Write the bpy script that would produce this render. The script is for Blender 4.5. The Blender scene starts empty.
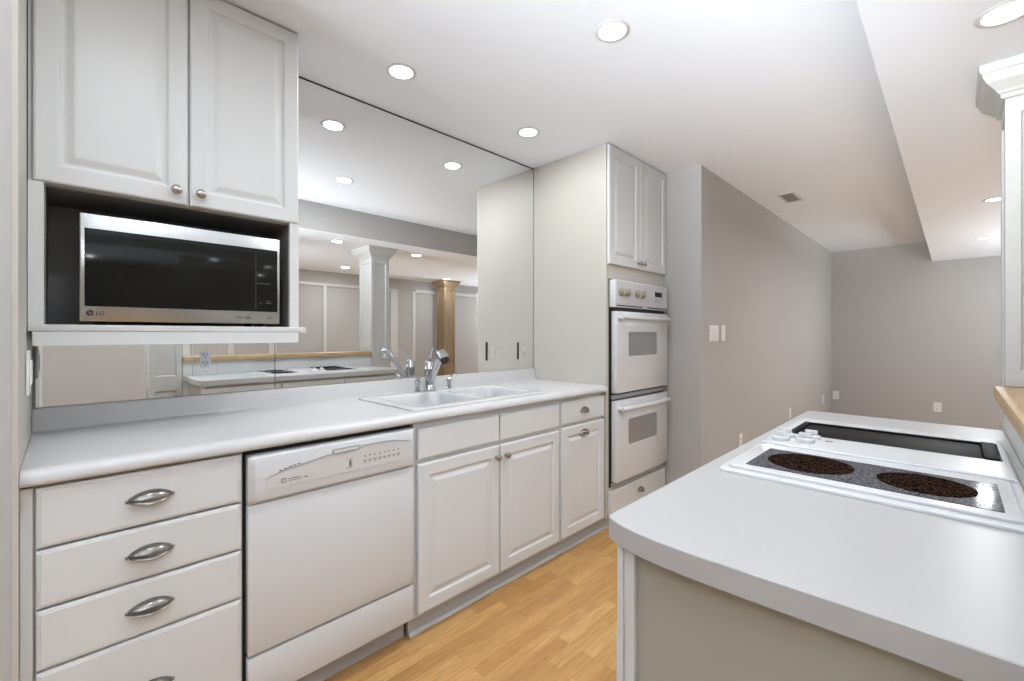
import bpy, bmesh, math, random
from mathutils import Vector, Matrix
random.seed(7)
S = bpy.context.scene
C = S.collection
PI = math.pi

# ------------------------------------------------------------------ camera, world, light
cam_d = bpy.data.cameras.new('camera')
cam = bpy.data.objects.new('camera', cam_d)
C.objects.link(cam)
cam.location = (0, 0, 1.25)
cam.rotation_euler = (PI/2, 0, math.radians(44.785 - 90))
cam_d.sensor_width = 36
cam_d.lens = 444.86/1024*36
cam_d.shift_y = -6.16/1024
cam_d.clip_start = 0.02
S.camera = cam
S.view_settings.view_transform = 'Standard'
S.view_settings.look = 'None'
S.view_settings.gamma = 1
S.view_settings.use_curve_mapping = False
S.view_settings.exposure = 0.34

w = bpy.data.worlds.new('daylight')
S.world = w
w.use_nodes = True
w.node_tree.nodes['Background'].inputs[0].default_value = (0.86, 0.93, 1.0, 1)
w.node_tree.nodes['Background'].inputs[1].default_value = 0.25

LAMP_W = 6.5
def area(name, loc, rot, sx, sy, power, color=(1, 1, 1), disk=False):
    d = bpy.data.lights.new(name, 'AREA')
    d.shape = 'DISK' if disk else 'RECTANGLE'
    d.size = sx
    if not disk: d.size_y = sy
    d.energy = power
    d.color = color
    o = bpy.data.objects.new(name, d)
    C.objects.link(o)
    o.location = loc
    o.rotation_euler = rot
    return o
# added fill lights, set at invented windows out of view
# (they lean upwards to brighten the ceiling)
def ceiling_fill(loc, rot, sx, sy, power, spread):
    o = area('added_ceiling_fill', loc, rot, sx, sy, power, (0.88, 0.94, 1.0))
    o.data.spread = math.radians(spread)
ceiling_fill((-2.44, 0.0, 1.35), (0, -PI/2-math.radians(23), -math.radians(4)), 1.2, 2.1, 60, 46)
ceiling_fill((7.78, -1.4, 1.1), (0, PI/2+math.radians(26), 0), 1.3, 1.7, 17, 55)
ceiling_fill((6.75, -2.32, 1.1), (PI/2+math.radians(40), 0, 0), 1.3, 1.5, 22, 110)

# ------------------------------------------------------------------ materials
def mat(name, color, rough=0.5, metal=0.0, spec=0.5, coat=0.0, emit=None, estr=1.0):
    m = bpy.data.materials.new(name); m.use_nodes = True
    b = m.node_tree.nodes['Principled BSDF']
    b.inputs['Base Color'].default_value = (*color, 1)
    b.inputs['Roughness'].default_value = rough
    b.inputs['Metallic'].default_value = metal
    b.inputs['Specular IOR Level'].default_value = spec
    b.inputs['Coat Weight'].default_value = coat
    if emit:
        b.inputs['Emission Color'].default_value = (*emit, 1)
        b.inputs['Emission Strength'].default_value = estr
    return m
def srgb(r, g, b):
    f = lambda c: (c/255/12.92) if c/255 <= 0.04045 else ((c/255+0.055)/1.055)**2.4
    return (f(r), f(g), f(b))
def noise_vary(m, scale, amt, bump=0.0, stretch=(1, 1, 1)):
    """subtle procedural mottling of the base colour plus an optional bump"""
    nt = m.node_tree; b = nt.nodes['Principled BSDF']
    tc = nt.nodes.new('ShaderNodeTexCoord'); mp = nt.nodes.new('ShaderNodeMapping')
    mp.inputs['Scale'].default_value = stretch
    n = nt.nodes.new('ShaderNodeTexNoise'); n.inputs['Scale'].default_value = scale
    n.inputs['Detail'].default_value = 4
    nt.links.new(tc.outputs['Object'], mp.inputs[0]); nt.links.new(mp.outputs[0], n.inputs['Vector'])
    mix = nt.nodes.new('ShaderNodeMix'); mix.data_type = 'RGBA'
    c = b.inputs['Base Color'].default_value
    mix.inputs[6].default_value = (c[0]*(1-amt), c[1]*(1-amt), c[2]*(1-amt), 1)
    mix.inputs[7].default_value = (min(1, c[0]*(1+amt)), min(1, c[1]*(1+amt)), min(1, c[2]*(1+amt)), 1)
    nt.links.new(n.outputs['Fac'], mix.inputs[0]); nt.links.new(mix.outputs[2], b.inputs['Base Color'])
    if bump:
        bp = nt.nodes.new('ShaderNodeBump'); bp.inputs['Strength'].default_value = bump
        bp.inputs['Distance'].default_value = 0.002
        nt.links.new(n.outputs['Fac'], bp.inputs['Height']); nt.links.new(bp.outputs[0], b.inputs['Normal'])
    return m

M = {}
M['cab'] = noise_vary(mat('cabinet_paint', srgb(214, 216, 216), 0.38), 6, 0.01)
M['cabside'] = noise_vary(mat('side_panel_cream', srgb(194, 190, 181), 0.45), 5, 0.01)
M['wall'] = noise_vary(mat('wall_taupe', srgb(184, 182, 179), 0.8, spec=0.2), 60, 0.03, 0.25)
M['ceil'] = noise_vary(mat('ceiling_white', srgb(238, 243, 250), 0.85, spec=0.2), 40, 0.01, 0.1)
M['white'] = mat('white_trim', srgb(208, 209, 208), 0.4)
M['lam'] = noise_vary(mat('white_laminate', srgb(200, 199, 199), 0.3), 90, 0.012)
M['lam_dim'] = noise_vary(mat('white_laminate_dimmed', srgb(176, 175, 174), 0.35), 90, 0.012)  # same white laminate, darkened to offset the stronger light on the island
M['mirror'] = mat('mirror_glass', (0.90, 0.91, 0.905), 0.0, 1.0)
M['col'] = mat('column_white_dimmed', srgb(188, 188, 185), 0.4)  # trim white toned down to offset the window beam on the columns
M['dark'] = mat('dark_gap', (0.012, 0.012, 0.012), 0.6)
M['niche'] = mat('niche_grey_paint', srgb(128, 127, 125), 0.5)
M['chrome'] = mat('chrome', (0.56, 0.565, 0.575), 0.05, 1.0)
M['nickel'] = mat('satin_nickel', (0.42, 0.40, 0.37), 0.25, 1.0)
M['steel'] = noise_vary(mat('brushed_stainless', (0.52, 0.52, 0.51), 0.26, 1.0), 30, 0.05, stretch=(1, 1, 40))
M['black'] = mat('black_glass', (0.011, 0.011, 0.010), 0.10, spec=.15)
M['grill'] = mat('grill_black_enamel', (0.012, 0.011, 0.011), 0.55, spec=.08)
M['matteblack'] = mat('black_plastic', (0.012, 0.012, 0.012), 0.4)
M['appl'] = mat('appliance_white_enamel', srgb(212, 214, 216), 0.22, coat=0.3)
M['applgrey'] = mat('appliance_grey', srgb(150, 150, 150), 0.4)
M['ovglass'] = mat('oven_window_glass', srgb(142, 142, 143), 0.15)
M['sink'] = mat('sink_enamel', srgb(200, 200, 201), 0.2, coat=0.3)
M['oak'] = None
M['mark'] = mat('grey_print', srgb(95, 95, 98), 0.5)
M['lens'] = mat('lamp_lens', (1, 1, 1), 0.5, emit=(1, 0.99, 0.98), estr=4)
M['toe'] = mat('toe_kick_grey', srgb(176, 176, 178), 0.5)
M['drain'] = mat('drain_steel', (0.6, 0.6, 0.6), 0.25, 1.0)

def wood(name, c1, c2, scale=4, stretch=(1, 8, 8), rough=0.4):
    m = mat(name, c1, rough); nt = m.node_tree; b = nt.nodes['Principled BSDF']
    tc = nt.nodes.new('ShaderNodeTexCoord'); mp = nt.nodes.new('ShaderNodeMapping')
    mp.inputs['Scale'].default_value = stretch
    n = nt.nodes.new('ShaderNodeTexNoise'); n.inputs['Scale'].default_value = scale
    n.inputs['Detail'].default_value = 8; n.inputs['Distortion'].default_value = 0.6
    cr = nt.nodes.new('ShaderNodeValToRGB')
    cr.color_ramp.elements[0].position = 0.3; cr.color_ramp.elements[0].color = (*c2, 1)
    cr.color_ramp.elements[1].position = 0.7; cr.color_ramp.elements[1].color = (*c1, 1)
    nt.links.new(tc.outputs['Object'], mp.inputs[0]); nt.links.new(mp.outputs[0], n.inputs['Vector'])
    nt.links.new(n.outputs['Fac'], cr.inputs[0]); nt.links.new(cr.outputs[0], b.inputs['Base Color'])
    return m
M['oak'] = wood('oak_ledge_wood', srgb(192, 166, 128), srgb(164, 132, 94))
M['oakcol'] = wood('pine_column_wood', srgb(152, 132, 104), srgb(126, 105, 78), 3, (10, 10, 1))

def floor_mat():
    m = mat('oak_strip_floor', srgb(200, 150, 90), 0.33); nt = m.node_tree; b = nt.nodes['Principled BSDF']
    L = nt.links.new
    tc = nt.nodes.new('ShaderNodeTexCoord')
    def brick(bias_scale):
        br = nt.nodes.new('ShaderNodeTexBrick')
        br.offset = 0.37; br.offset_frequency = 2
        br.inputs['Scale'].default_value = 1
        br.inputs['Brick Width'].default_value = 0.36
        br.inputs['Row Height'].default_value = 0.058
        br.inputs['Mortar Size'].default_value = 0.0005
        br.inputs['Mortar Smooth'].default_value = 0.3
        br.inputs['Color1'].default_value = (0, 0, 0, 1)
        br.inputs['Color2'].default_value = (1, 1, 1, 1)
        br.inputs['Mortar'].default_value = (0.3, 0.3, 0.3, 1)
        return br
    br = brick(1)
    L(tc.outputs['Object'], br.inputs['Vector'])
    cr = nt.nodes.new('ShaderNodeValToRGB')
    e = cr.color_ramp.elements
    e[0].position = 0; e[0].color = (*srgb(188, 140, 84), 1)
    e[1].position = 1; e[1].color = (*srgb(214, 170, 112), 1)
    x = cr.color_ramp.elements.new(0.5); x.color = (*srgb(202, 155, 97), 1)
    L(br.outputs['Color'], cr.inputs[0])
    mp = nt.nodes.new('ShaderNodeMapping'); mp.inputs['Scale'].default_value = (2.5, 40, 1)
    L(tc.outputs['Object'], mp.inputs[0])
    n = nt.nodes.new('ShaderNodeTexNoise'); n.inputs['Scale'].default_value = 3.0; n.inputs['Detail'].default_value = 8
    n.inputs['Distortion'].default_value = 1.0
    L(mp.outputs[0], n.inputs['Vector'])
    g = nt.nodes.new('ShaderNodeValToRGB')
    g.color_ramp.elements[0].position = 0.3; g.color_ramp.elements[0].color = (0.74, 0.70, 0.64, 1)
    g.color_ramp.elements[1].position = 0.65; g.color_ramp.elements[1].color = (1.06, 1.06, 1.06, 1)
    L(n.outputs['Fac'], g.inputs[0])
    mx = nt.nodes.new('ShaderNodeMix'); mx.data_type = 'RGBA'; mx.blend_type = 'MULTIPLY'
    mx.inputs[0].default_value = 0.9
    L(cr.outputs[0], mx.inputs[6]); L(g.outputs[0], mx.inputs[7])
    mx2 = nt.nodes.new('ShaderNodeMix'); mx2.data_type = 'RGBA'
    L(br.outputs['Fac'], mx2.inputs[0]); L(mx.outputs[2], mx2.inputs[6])
    mx2.inputs[7].default_value = (*srgb(150, 106, 60), 1)
    L(mx2.outputs[2], b.inputs['Base Color'])
    return m
M['floor'] = floor_mat()

def speckle(name, base, spot, scale=260, lo=0.52, hi=0.62, rough=0.1):
    m = mat(name, base, rough, spec=.07); nt = m.node_tree; b = nt.nodes['Principled BSDF']
    tc = nt.nodes.new('ShaderNodeTexCoord'); n = nt.nodes.new('ShaderNodeTexVoronoi')
    n.inputs['Scale'].default_value = scale
    cr = nt.nodes.new('ShaderNodeValToRGB')
    cr.color_ramp.elements[0].position = lo; cr.color_ramp.elements[0].color = (*base, 1)
    cr.color_ramp.elements[1].position = hi; cr.color_ramp.elements[1].color = (*spot, 1)
    nt.links.new(tc.outputs['Object'], n.inputs['Vector']); nt.links.new(n.outputs['Color'], cr.inputs[0])
    nt.links.new(cr.outputs[0], b.inputs['Base Color'])
    return m
M['cookglass'] = speckle('speckled_grey_glass', srgb(38, 39, 43), srgb(112, 113, 120), 380, 0.25, 0.95, 0.08)
M['cookglass'].node_tree.nodes['Principled BSDF'].inputs['Specular IOR Level'].default_value = 0.04
M['burner'] = speckle('burner_dark_speckle', srgb(14, 11, 10), srgb(84, 60, 47), 340, 0.50, 1.0, 0.4)
M['burner'].node_tree.nodes['Principled BSDF'].inputs['Specular IOR Level'].default_value = 0.0

# ------------------------------------------------------------------ mesh helpers
def newbm(): return bmesh.new()
def add_box(bm, x0, x1, y0, y1, z0, z1, bev=0.0, seg=2):
    vs = [bm.verts.new((x, y, z)) for x in (x0, x1) for y in (y0, y1) for z in (z0, z1)]
    F = [(0,1,3,2),(4,6,7,5),(0,4,5,1),(2,3,7,6),(0,2,6,4),(1,5,7,3)]
    fs = [bm.faces.new([vs[i] for i in f]) for f in F]
    if bev > 0:
        es = list({e for f in fs for e in f.edges})
        bmesh.ops.bevel(bm, geom=es, offset=bev, segments=seg, profile=0.5, affect='EDGES')
    return fs
def obj(name, bm, m, parent=None, smooth=False, kind=None):
    bmesh.ops.recalc_face_normals(bm, faces=bm.faces[:])
    me = bpy.data.meshes.new(name); bm.to_mesh(me); bm.free()
    if isinstance(m, str): m = M[m]
    me.materials.append(m)
    if smooth:
        for p in me.polygons: p.use_smooth = True
        try: me.set_sharp_from_angle(angle=math.radians(35))
        except Exception: pass
    o = bpy.data.objects.new(name, me); C.objects.link(o)
    if parent is not None: o.parent = parent
    if kind: o['kind'] = kind
    return o
def box(name, b, m, parent=None, bev=0.0, kind=None, seg=2):
    bm = newbm(); add_box(bm, *b, bev=bev, seg=seg)
    return obj(name, bm, m, parent, smooth=bev > 0, kind=kind)
def boxes(name, bl, m, parent=None, bev=0.0, kind=None):
    bm = newbm()
    for b in bl: add_box(bm, *b, bev=bev)
    return obj(name, bm, m, parent, smooth=bev > 0, kind=kind)
def pieces(name, bl, m, parent=None, bev=0.0):
    for b in bl: box(name, b, m, parent, bev)
def thing(name, label, cat, loc=(0, 0, 0), rotz=0, group=None):
    o = bpy.data.objects.new(name, None); C.objects.link(o)
    o.location = loc; o.rotation_euler = (0, 0, rotz); o.empty_display_size = 0.05
    o['label'] = label; o['category'] = cat
    if group: o['group'] = group
    return o
def lab(o, t): o['label'] = t; return o
def dup(root, loc, label=None, rotz=None, group=None):
    r = root.copy(); C.objects.link(r); r.location = loc
    if rotz is not None: r.rotation_euler = (0, 0, rotz)
    if label: r['label'] = label
    if group: r['group'] = group
    for ch in list(root.children):
        c = ch.copy(); C.objects.link(c); c.parent = r
        for g in list(ch.children):
            d = g.copy(); C.objects.link(d); d.parent = c
    return r
# local frame: a -> along, b -> up (z), n -> outward
def frame(origin, a, n):
    a = Vector(a); n = Vector(n); o = Vector(origin)
    return lambda p, q, r: o + a*p + Vector((0, 0, q)) + n*r
def add_profile_panel(bm, fr, w, h, prof, back=-0.018, fill=True, mask=None):
    """rect w x h in frame fr; prof = [(inset, depth)...] loops from the edge inwards"""
    loops = []
    for ins, d in [(0, back)] + prof:
        loops.append([bm.verts.new(fr(p, q, d)) for p, q in
                      ((ins, ins), (w-ins, ins), (w-ins, h-ins), (ins, h-ins))])
    bm.faces.new(loops[0][::-1])
    for A, B in zip(loops, loops[1:]):
        for i in range(4):
            j = (i+1) % 4
            bm.faces.new((A[i], A[j], B[j], B[i]))
    if fill: bm.faces.new(loops[-1])
RAISED = [(0.0, -0.006), (0.0015, -0.0025), (0.006, 0.0), (0.050, 0.0), (0.053, -0.001), (0.057, -0.0075), (0.062, -0.0085),
          (0.068, -0.0075), (0.084, -0.0015), (0.090, -0.001)]
SLAB = [(0.0, -0.0055), (0.0015, -0.0025), (0.007, -0.0012), (0.0085, 0.0)]
def door(name, fr, w, h, m='cab', parent=None, prof=RAISED):
    bm = newbm(); add_profile_panel(bm, fr, w, h, prof)
    return obj(name, bm, m, parent)
def add_lathe(bm, prof, fr=None, seg=24, cap=True):
    """prof = [(r, t)] revolved about the frame's axis; fr maps (x, y, t) -> world"""
    if fr is None: fr = lambda x, y, t: Vector((x, y, t))
    rings = []
    for r, t in prof:
        if r < 1e-6: rings.append([bm.verts.new(fr(0, 0, t))])
        else: rings.append([bm.verts.new(fr(r*math.cos(2*PI*i/seg), r*math.sin(2*PI*i/seg), t)) for i in range(seg)])
    for A, B in zip(rings, rings[1:]):
        for i in range(seg):
            j = (i+1) % seg
            if len(A) == 1 and len(B) == 1: break
            if len(A) == 1: bm.faces.new((A[0], B[j], B[i]))
            elif len(B) == 1: bm.faces.new((A[i], A[j], B[0]))
            else: bm.faces.new((A[i], A[j], B[j], B[i]))
    if cap:
        for R in (rings[0], rings[-1]):
            if len(R) > 1: bm.faces.new(R)
def axis_frame(o, d):
    d = Vector(d).normalized(); o = Vector(o)
    u = d.orthogonal().normalized(); v = d.cross(u)
    return lambda x, y, t: o + u*x + v*y + d*t
def add_tube(bm, pts, rad, seg=12):
    pts = [Vector(p) for p in pts]
    if not isinstance(rad, (list, tuple)): rad = [rad]*len(pts)
    rings = []; u = None
    for i, p in enumerate(pts):
        d = (pts[min(i+1, len(pts)-1)] - pts[max(i-1, 0)]).normalized()
        if u is None: u = d.orthogonal().normalized()
        else: u = (u - d*u.dot(d)).normalized()
        v = d.cross(u)
        rings.append([bm.verts.new(p + (u*math.cos(2*PI*k/seg) + v*math.sin(2*PI*k/seg))*rad[i]) for k in range(seg)])
    for A, B in zip(rings, rings[1:]):
        for i in range(seg):
            j = (i+1) % seg; bm.faces.new((A[i], A[j], B[j], B[i]))
    bm.faces.new(rings[0][::-1]); bm.faces.new(rings[-1])
def rrect(x0, x1, y0, y1, r, n=6):
    P = []
    for cx, cy, a0 in ((x1-r, y1-r, 0), (x0+r, y1-r, PI/2), (x0+r, y0+r, PI), (x1-r, y0+r, 3*PI/2)):
        for k in range(n+1):
            a = a0 + PI/2*k/n; P.append((cx+r*math.cos(a), cy+r*math.sin(a)))
    return P
def add_loft(bm, loops, cap0=True, cap1=True):
    R = [[bm.verts.new(p) for p in L] for L in loops]
    for A, B in zip(R, R[1:]):
        n = len(A)
        for i in range(n):
            j = (i+1) % n; bm.faces.new((A[i], A[j], B[j], B[i]))
    if cap0: bm.faces.new(R[0])
    if cap1: bm.faces.new(R[-1])
def add_extrude(bm, poly, fr, t0, t1):
    A = [bm.verts.new(fr(p, q, t0)) for p, q in poly]; B = [bm.verts.new(fr(p, q, t1)) for p, q in poly]
    n = len(A)
    for i in range(n):
        j = (i+1) % n; bm.faces.new((A[i], A[j], B[j], B[i]))
    bm.faces.new(A[::-1]); bm.faces.new(B)
def text_mesh(name, txt, size, fr, m, parent, depth=0.0006):
    cu = bpy.data.curves.new(name, 'FONT'); cu.body = txt; cu.size = size; cu.extrude = depth
    t = bpy.data.objects.new('tmp_text', cu); C.objects.link(t)
    me = bpy.data.meshes.new_from_object(t.evaluated_get(bpy.context.evaluated_depsgraph_get()))
    bpy.data.objects.remove(t, do_unlink=True)
    for v in me.vertices:
        c = v.co.copy(); v.co = fr(c.x, c.y, c.z)
    me.materials.clear(); me.materials.append(M[m])
    o = bpy.data.objects.new(name, me); C.objects.link(o); o.parent = parent
    return o

# ------------------------------------------------------------------ the room
ZC, ZS, YM = 2.44, 2.186, 2.14
XW, YS, YB, XF = -2.5, 0.194, -2.38, 7.846
box('floor', (XW, XF+.1, YB-.1, YM+.1, -.05, 0.0), 'floor', kind='structure')
box('ceiling', (XW, XF+.1, YS, YM+.1, ZC, ZC+.05), 'ceil', kind='structure')
box('ceiling', (XW, XF+.1, YB-.1, YS, ZS, ZS+.004), 'ceil', kind='structure')
box('wall_soffit', (XW, XF, YS-.012, YS, ZS+.0041, ZC), 'wall', kind='structure')
box('wall_mirror_side', (-.083, 3.15, YM+.008, YM+.1, 0, ZC), 'cabside', kind='structure')
# wall mass at the left end of the counter: cream side face, taupe front face
box('wall_left', (XW, -.083, 1.50, YM+.1, 0, ZC), 'wall', kind='structure')
box('trim_1', (-.083, -.073, 1.502, YM+.004, 0, ZC), 'cabside', kind='structure')
box('wall_right', (3.152, XF+.1, 1.256, YM+.1, 0, ZC), 'wall', kind='structure')
boxes('wall_far', [(XF, XF+.1, YB-.1, -2.25, 0, ZC), (XF, XF+.1, -.55, 1.256, 0, ZC),
                   (XF, XF+.1, -2.25, -.55, 0, .25), (XF, XF+.1, -2.25, -.55, 2.0, ZC)], 'wall', kind='structure')
boxes('wall_behind', [(XW-.1, XW, YB-.1, -1.1, 0, ZC), (XW-.1, XW, 1.1, 1.5, 0, ZC),
                      (XW-.1, XW, -1.1, 1.1, 0, .45), (XW-.1, XW, -1.1, 1.1, 2.15, ZC)], 'wall', kind='structure')
boxes('wall_back', [(XW, -2.25, YB-.1, YB, 0, ZS), (-.65, 6.1, YB-.1, YB, 0, ZS), (7.4, XF+.1, YB-.1, YB, 0, ZS),
                    (-2.25, -.65, YB-.1, YB, 0, .25), (-2.25, -.65, YB-.1, YB, 2.0, ZS), (6.1, 7.4, YB-.1, YB, 0, .25), (6.1, 7.4, YB-.1, YB, 2.0, ZS)], 'wall', kind='structure')
for nm, xa, xb in (('added_window_3', -2.25, -.65), ('added_window_4', 6.1, 7.4)):  # unseen windows, added to bring in more light
    y, z0, z1, xm = YB-.05, .25, 2.0, (xa+xb)/2
    boxes(nm, [(xa, xa+.05, y-.02, y+.03, z0, z1), (xb-.05, xb, y-.02, y+.03, z0, z1), (xa+.05, xb-.05, y-.02, y+.03, z0, z0+.05),
               (xa+.05, xb-.05, y-.02, y+.03, z1-.05, z1), (xm-.025, xm+.025, y-.02, y+.03, z0+.05, z1-.05)], 'white', kind='structure')
for nm, x, y0, y1, z0, z1 in (('added_window_1', XW-.06, -1.1, 1.1, .45, 2.15), ('added_window_2', XF+.04, -2.25, -.55, .25, 2.0)):  # two more added windows, out of view, for the fill lights
    ym = (y0+y1)/2
    boxes(nm, [(x-.02, x+.03, y0, y0+.05, z0, z1), (x-.02, x+.03, y1-.05, y1, z0, z1), (x-.02, x+.03, y0+.05, y1-.05, z0, z0+.05),
               (x-.02, x+.03, y0+.05, y1-.05, z1-.05, z1), (x-.02, x+.03, ym-.025, ym+.025, z0+.05, z1-.05)], 'white', kind='structure')
# white applied mouldings on the back wall of the far room
boxes('trim_2', [(-.5, 3.83, YB, YB+.02, 1.97, 2.012), (2.715, 2.765, YB, YB+.02, .1, 1.97), (1.49, 1.56, YB, YB+.02, .1, 1.97),
                 (1.98, 2.07, YB, YB+.02, .1, 1.97), (-.21, -.155, YB, YB+.02, .1, 1.97), (1.02, 1.09, YB, YB+.02, .1, 1.97)], 'white', kind='structure')
boxes('trim_3', [(3.83, 3.96, YB, YB+.02, 0, 2.01), (4.31, 6.05, YB, YB+.025, 1.975, 2.03), (4.25, 4.31, YB, YB+.02, .1, 2.0)], 'white', kind='structure')
box('baseboard_right', (3.152, XF, 1.244, 1.256, 0, .09), 'white', bev=.003, kind='structure')
box('baseboard_far', (XF-.012, XF, -2.36, 1.24, 0, .09), 'white', bev=.003, kind='structure')
box('baseboard_back', (XW, XF, YB, YB+.012, 0, .09), 'white', bev=.003, kind='structure')

# ------------------------------------------------------------------ mirrors
def mirror(x0, x1, label):
    t = thing('wall_mirror', label, 'mirror', (0, 0, 0))
    box('mirror_glass', (x0+.0015, x1-.0015, YM, YM+.004, 1.009, ZC-.008), 'mirror', t)
    boxes('edge_channel', [(x0, x1, YM-.001, YM+.007, ZC-.008, ZC-.001), (x0, x1, YM+.0042, YM+.007, 1.009, ZC-.008)], 'dark', t)
    return t
mirror(-.067, .661, 'narrow mirror sheet behind the microwave cabinet, showing below its shelf')
mirror(.661, 2.374, 'large full-height mirror above the sink running up to the ceiling')

# ------------------------------------------------------------------ hardware prototypes
def cup_pull_mesh(Wd=0.098, Hh=0.030, D=0.024):
    bm = newbm(); n, k = 22, 8
    G = []
    for i in range(n+1):
        s = -1 + 2*i/n
        e = max(0.0, math.cos(s*PI/2))
        h = 0.003 + Hh*0.62*e**0.75; d = 0.0025 + D*e**0.62; lo = -0.002 - Hh*0.30*e
        row = []
        for j in range(k+1):
            a = PI/2*(1 - j/k)           # top seam -> front lip
            row.append(bm.verts.new((s*Wd/2, -d*math.cos(a), lo + (h-lo)*math.sin(a)**0.9 if a > 0 else lo)))
        G.append(row)
    for i in range(n):
        for j in range(k):
            bm.faces.new((G[i][j], G[i+1][j], G[i+1][j+1], G[i][j+1]))
    bmesh.ops.solidify(bm, geom=bm.faces[:], thickness=0.0014)
    for sx in (-1, 1):                  # little screw rosettes at the tips
        add_lathe(bm, [(0.0058, 0), (0.0058, .0018), (0.003, .0032), (0, .0035)], lambda x, y, t, sx=sx: Vector((sx*(Wd/2-.002)+x, -t, y)), 14)
    bmesh.ops.recalc_face_normals(bm, faces=bm.faces[:])
    me = bpy.data.meshes.new('pull'); bm.to_mesh(me); bm.free()
    me.materials.append(M['nickel'])
    for p in me.polygons: p.use_smooth = True
    return me
PULL = cup_pull_mesh()
PULL_S = cup_pull_mesh(0.078, 0.030, 0.022)
def pull(x, y, z, parent, me=None):
    o = bpy.data.objects.new('pull', me or PULL); C.objects.link(o); o.parent = parent; o.location = (x, y, z)
    return o
def knob(x, y, z, parent, r=0.0155):
    bm = newbm()
    add_lathe(bm, [(.0085, 0), (.0085, .002), (.0055, .004), (.0050, .012), (r*.75, .016), (r, .021), (r*.97, .025), (r*.75, .0285), (r*.3, .0305), (0, .031)],
              lambda a, b, t: Vector((x+a, y-t, z+b)), 22)
    return obj('knob', bm, 'nickel', parent, smooth=True)

# ------------------------------------------------------------------ base cabinets (front plane Y = 1.545)
YD = 1.540
NX = (1, 0, 0); NY = (0, -1, 0)
def fdoor(name, x0, x1, z0, z1, parent, prof, y=YD, m='cab'):
    return door(name, frame((x0, y, z0), NX, NY), x1-x0, z1-z0, m, parent, prof)
def carcass(x0, x1, parent, z1=.886, y=YD+.020):
    return box('body', (x0, x1, y, YM-.002, .10, z1), 'cab', parent)
t = thing('drawer_cabinet', 'white base cabinet with four stacked drawers left of the dishwasher', 'cabinet', (.165, 1.85, 0))
def rel(o, root):     # keep world placement while the root sits at its base
    return o
def place(root):
    """children were built in world space: shift them into the root's space"""
    mi = Matrix.Translation(-root.location)
    done = set()
    for ch in root.children:
        if ch.type == 'MESH' and ch.location.length > 0:
            ch.location = ch.location - root.location
            continue
        if ch.type == 'MESH':
            if ch.data.name not in done:
                ch.data.transform(mi); done.add(ch.data.name)
            for g in ch.children:
                if g.location.length > 0: g.location = g.location - root.location
                else: g.data.transform(mi)
def cab_root(*a, **k): return thing(*a, **k)

boxes('body', [(-.072, .388, YD+.020, YM-.002, .092, .886)], 'cab', t)
box('filler', (-.072, -.052, YD+.006, YD+.020, .092, .886), 'cab', t)
for z0, z1, zp in ((.740, .884, .813), (.596, .7335, .666), (.4475, .5895, .519), (.112, .4415, .298)):
    d = fdoor('drawer', -.047, .381, z0, z1, t, SLAB)
    pull(.165, YD-.0005, zp-.003, d)
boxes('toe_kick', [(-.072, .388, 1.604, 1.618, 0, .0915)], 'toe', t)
place(t)

t = thing('sink_cabinet', 'white sink base cabinet with two false fronts over two raised-panel doors', 'cabinet', (1.47, 1.85, 0))
boxes('body', [(1.000, 1.936, YD+.020, YD+.040, .092, .886), (1.000, 1.015, YD+.04, YM-.002, .092, .886), (1.921, 1.936, YD+.04, YM-.002, .092, .886), (1.015, 1.921, YD+.04, YM-.002, .092, .110)], 'cab', t)
for x0, x1, kx in ((1.014, 1.468, 1.444), (1.477, 1.925, 1.508)):
    fdoor('false_front', x0, x1, .738, .866, t, SLAB)
    d = fdoor('door', x0, x1, .108, .720, t, RAISED)
    knob(kx, YD, .668, d)
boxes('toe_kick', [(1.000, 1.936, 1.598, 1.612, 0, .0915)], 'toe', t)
box('shoe_moulding', (1.000, 1.936, 1.583, 1.598, 0, .018), 'white', t, bev=.004)
place(t)

t = thing('narrow_cabinet', 'narrow white base cabinet with one drawer over one door, beside the oven tower', 'cabinet', (2.155, 1.85, 0))
boxes('body', [(1.938, 2.373, YD+.020, YM-.002, .092, .886)], 'cab', t)
d = fdoor('drawer', 1.943, 2.368, .743, .872, t, SLAB); pull(2.155, YD-.0005, .806, d, PULL_S)
d = fdoor('door', 1.943, 2.368, .108, .727, t, RAISED); pull(2.155, YD-.0005, .675, d, PULL_S)
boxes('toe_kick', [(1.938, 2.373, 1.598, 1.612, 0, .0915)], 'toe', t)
box('shoe_moulding', (1.938, 2.373, 1.583, 1.598, 0, .018), 'white', t, bev=.004)
place(t)

# ------------------------------------------------------------------ dishwasher
t = thing('dishwasher', 'white built-in dishwasher under the counter between drawers and sink cabinet', 'dishwasher', (.692, 1.85, 0))
x0, x1 = .398, .990
box('body', (x0-.004, x1+.004, YD+.030, YM-.01, .10, .884), 'matteblack', t)
bm = newbm(); add_box(bm, x0, x1, YD-.004, YD+.028, .255, .721, bev=.005)
obj('door', bm, 'appl', t, smooth=True)
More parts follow.
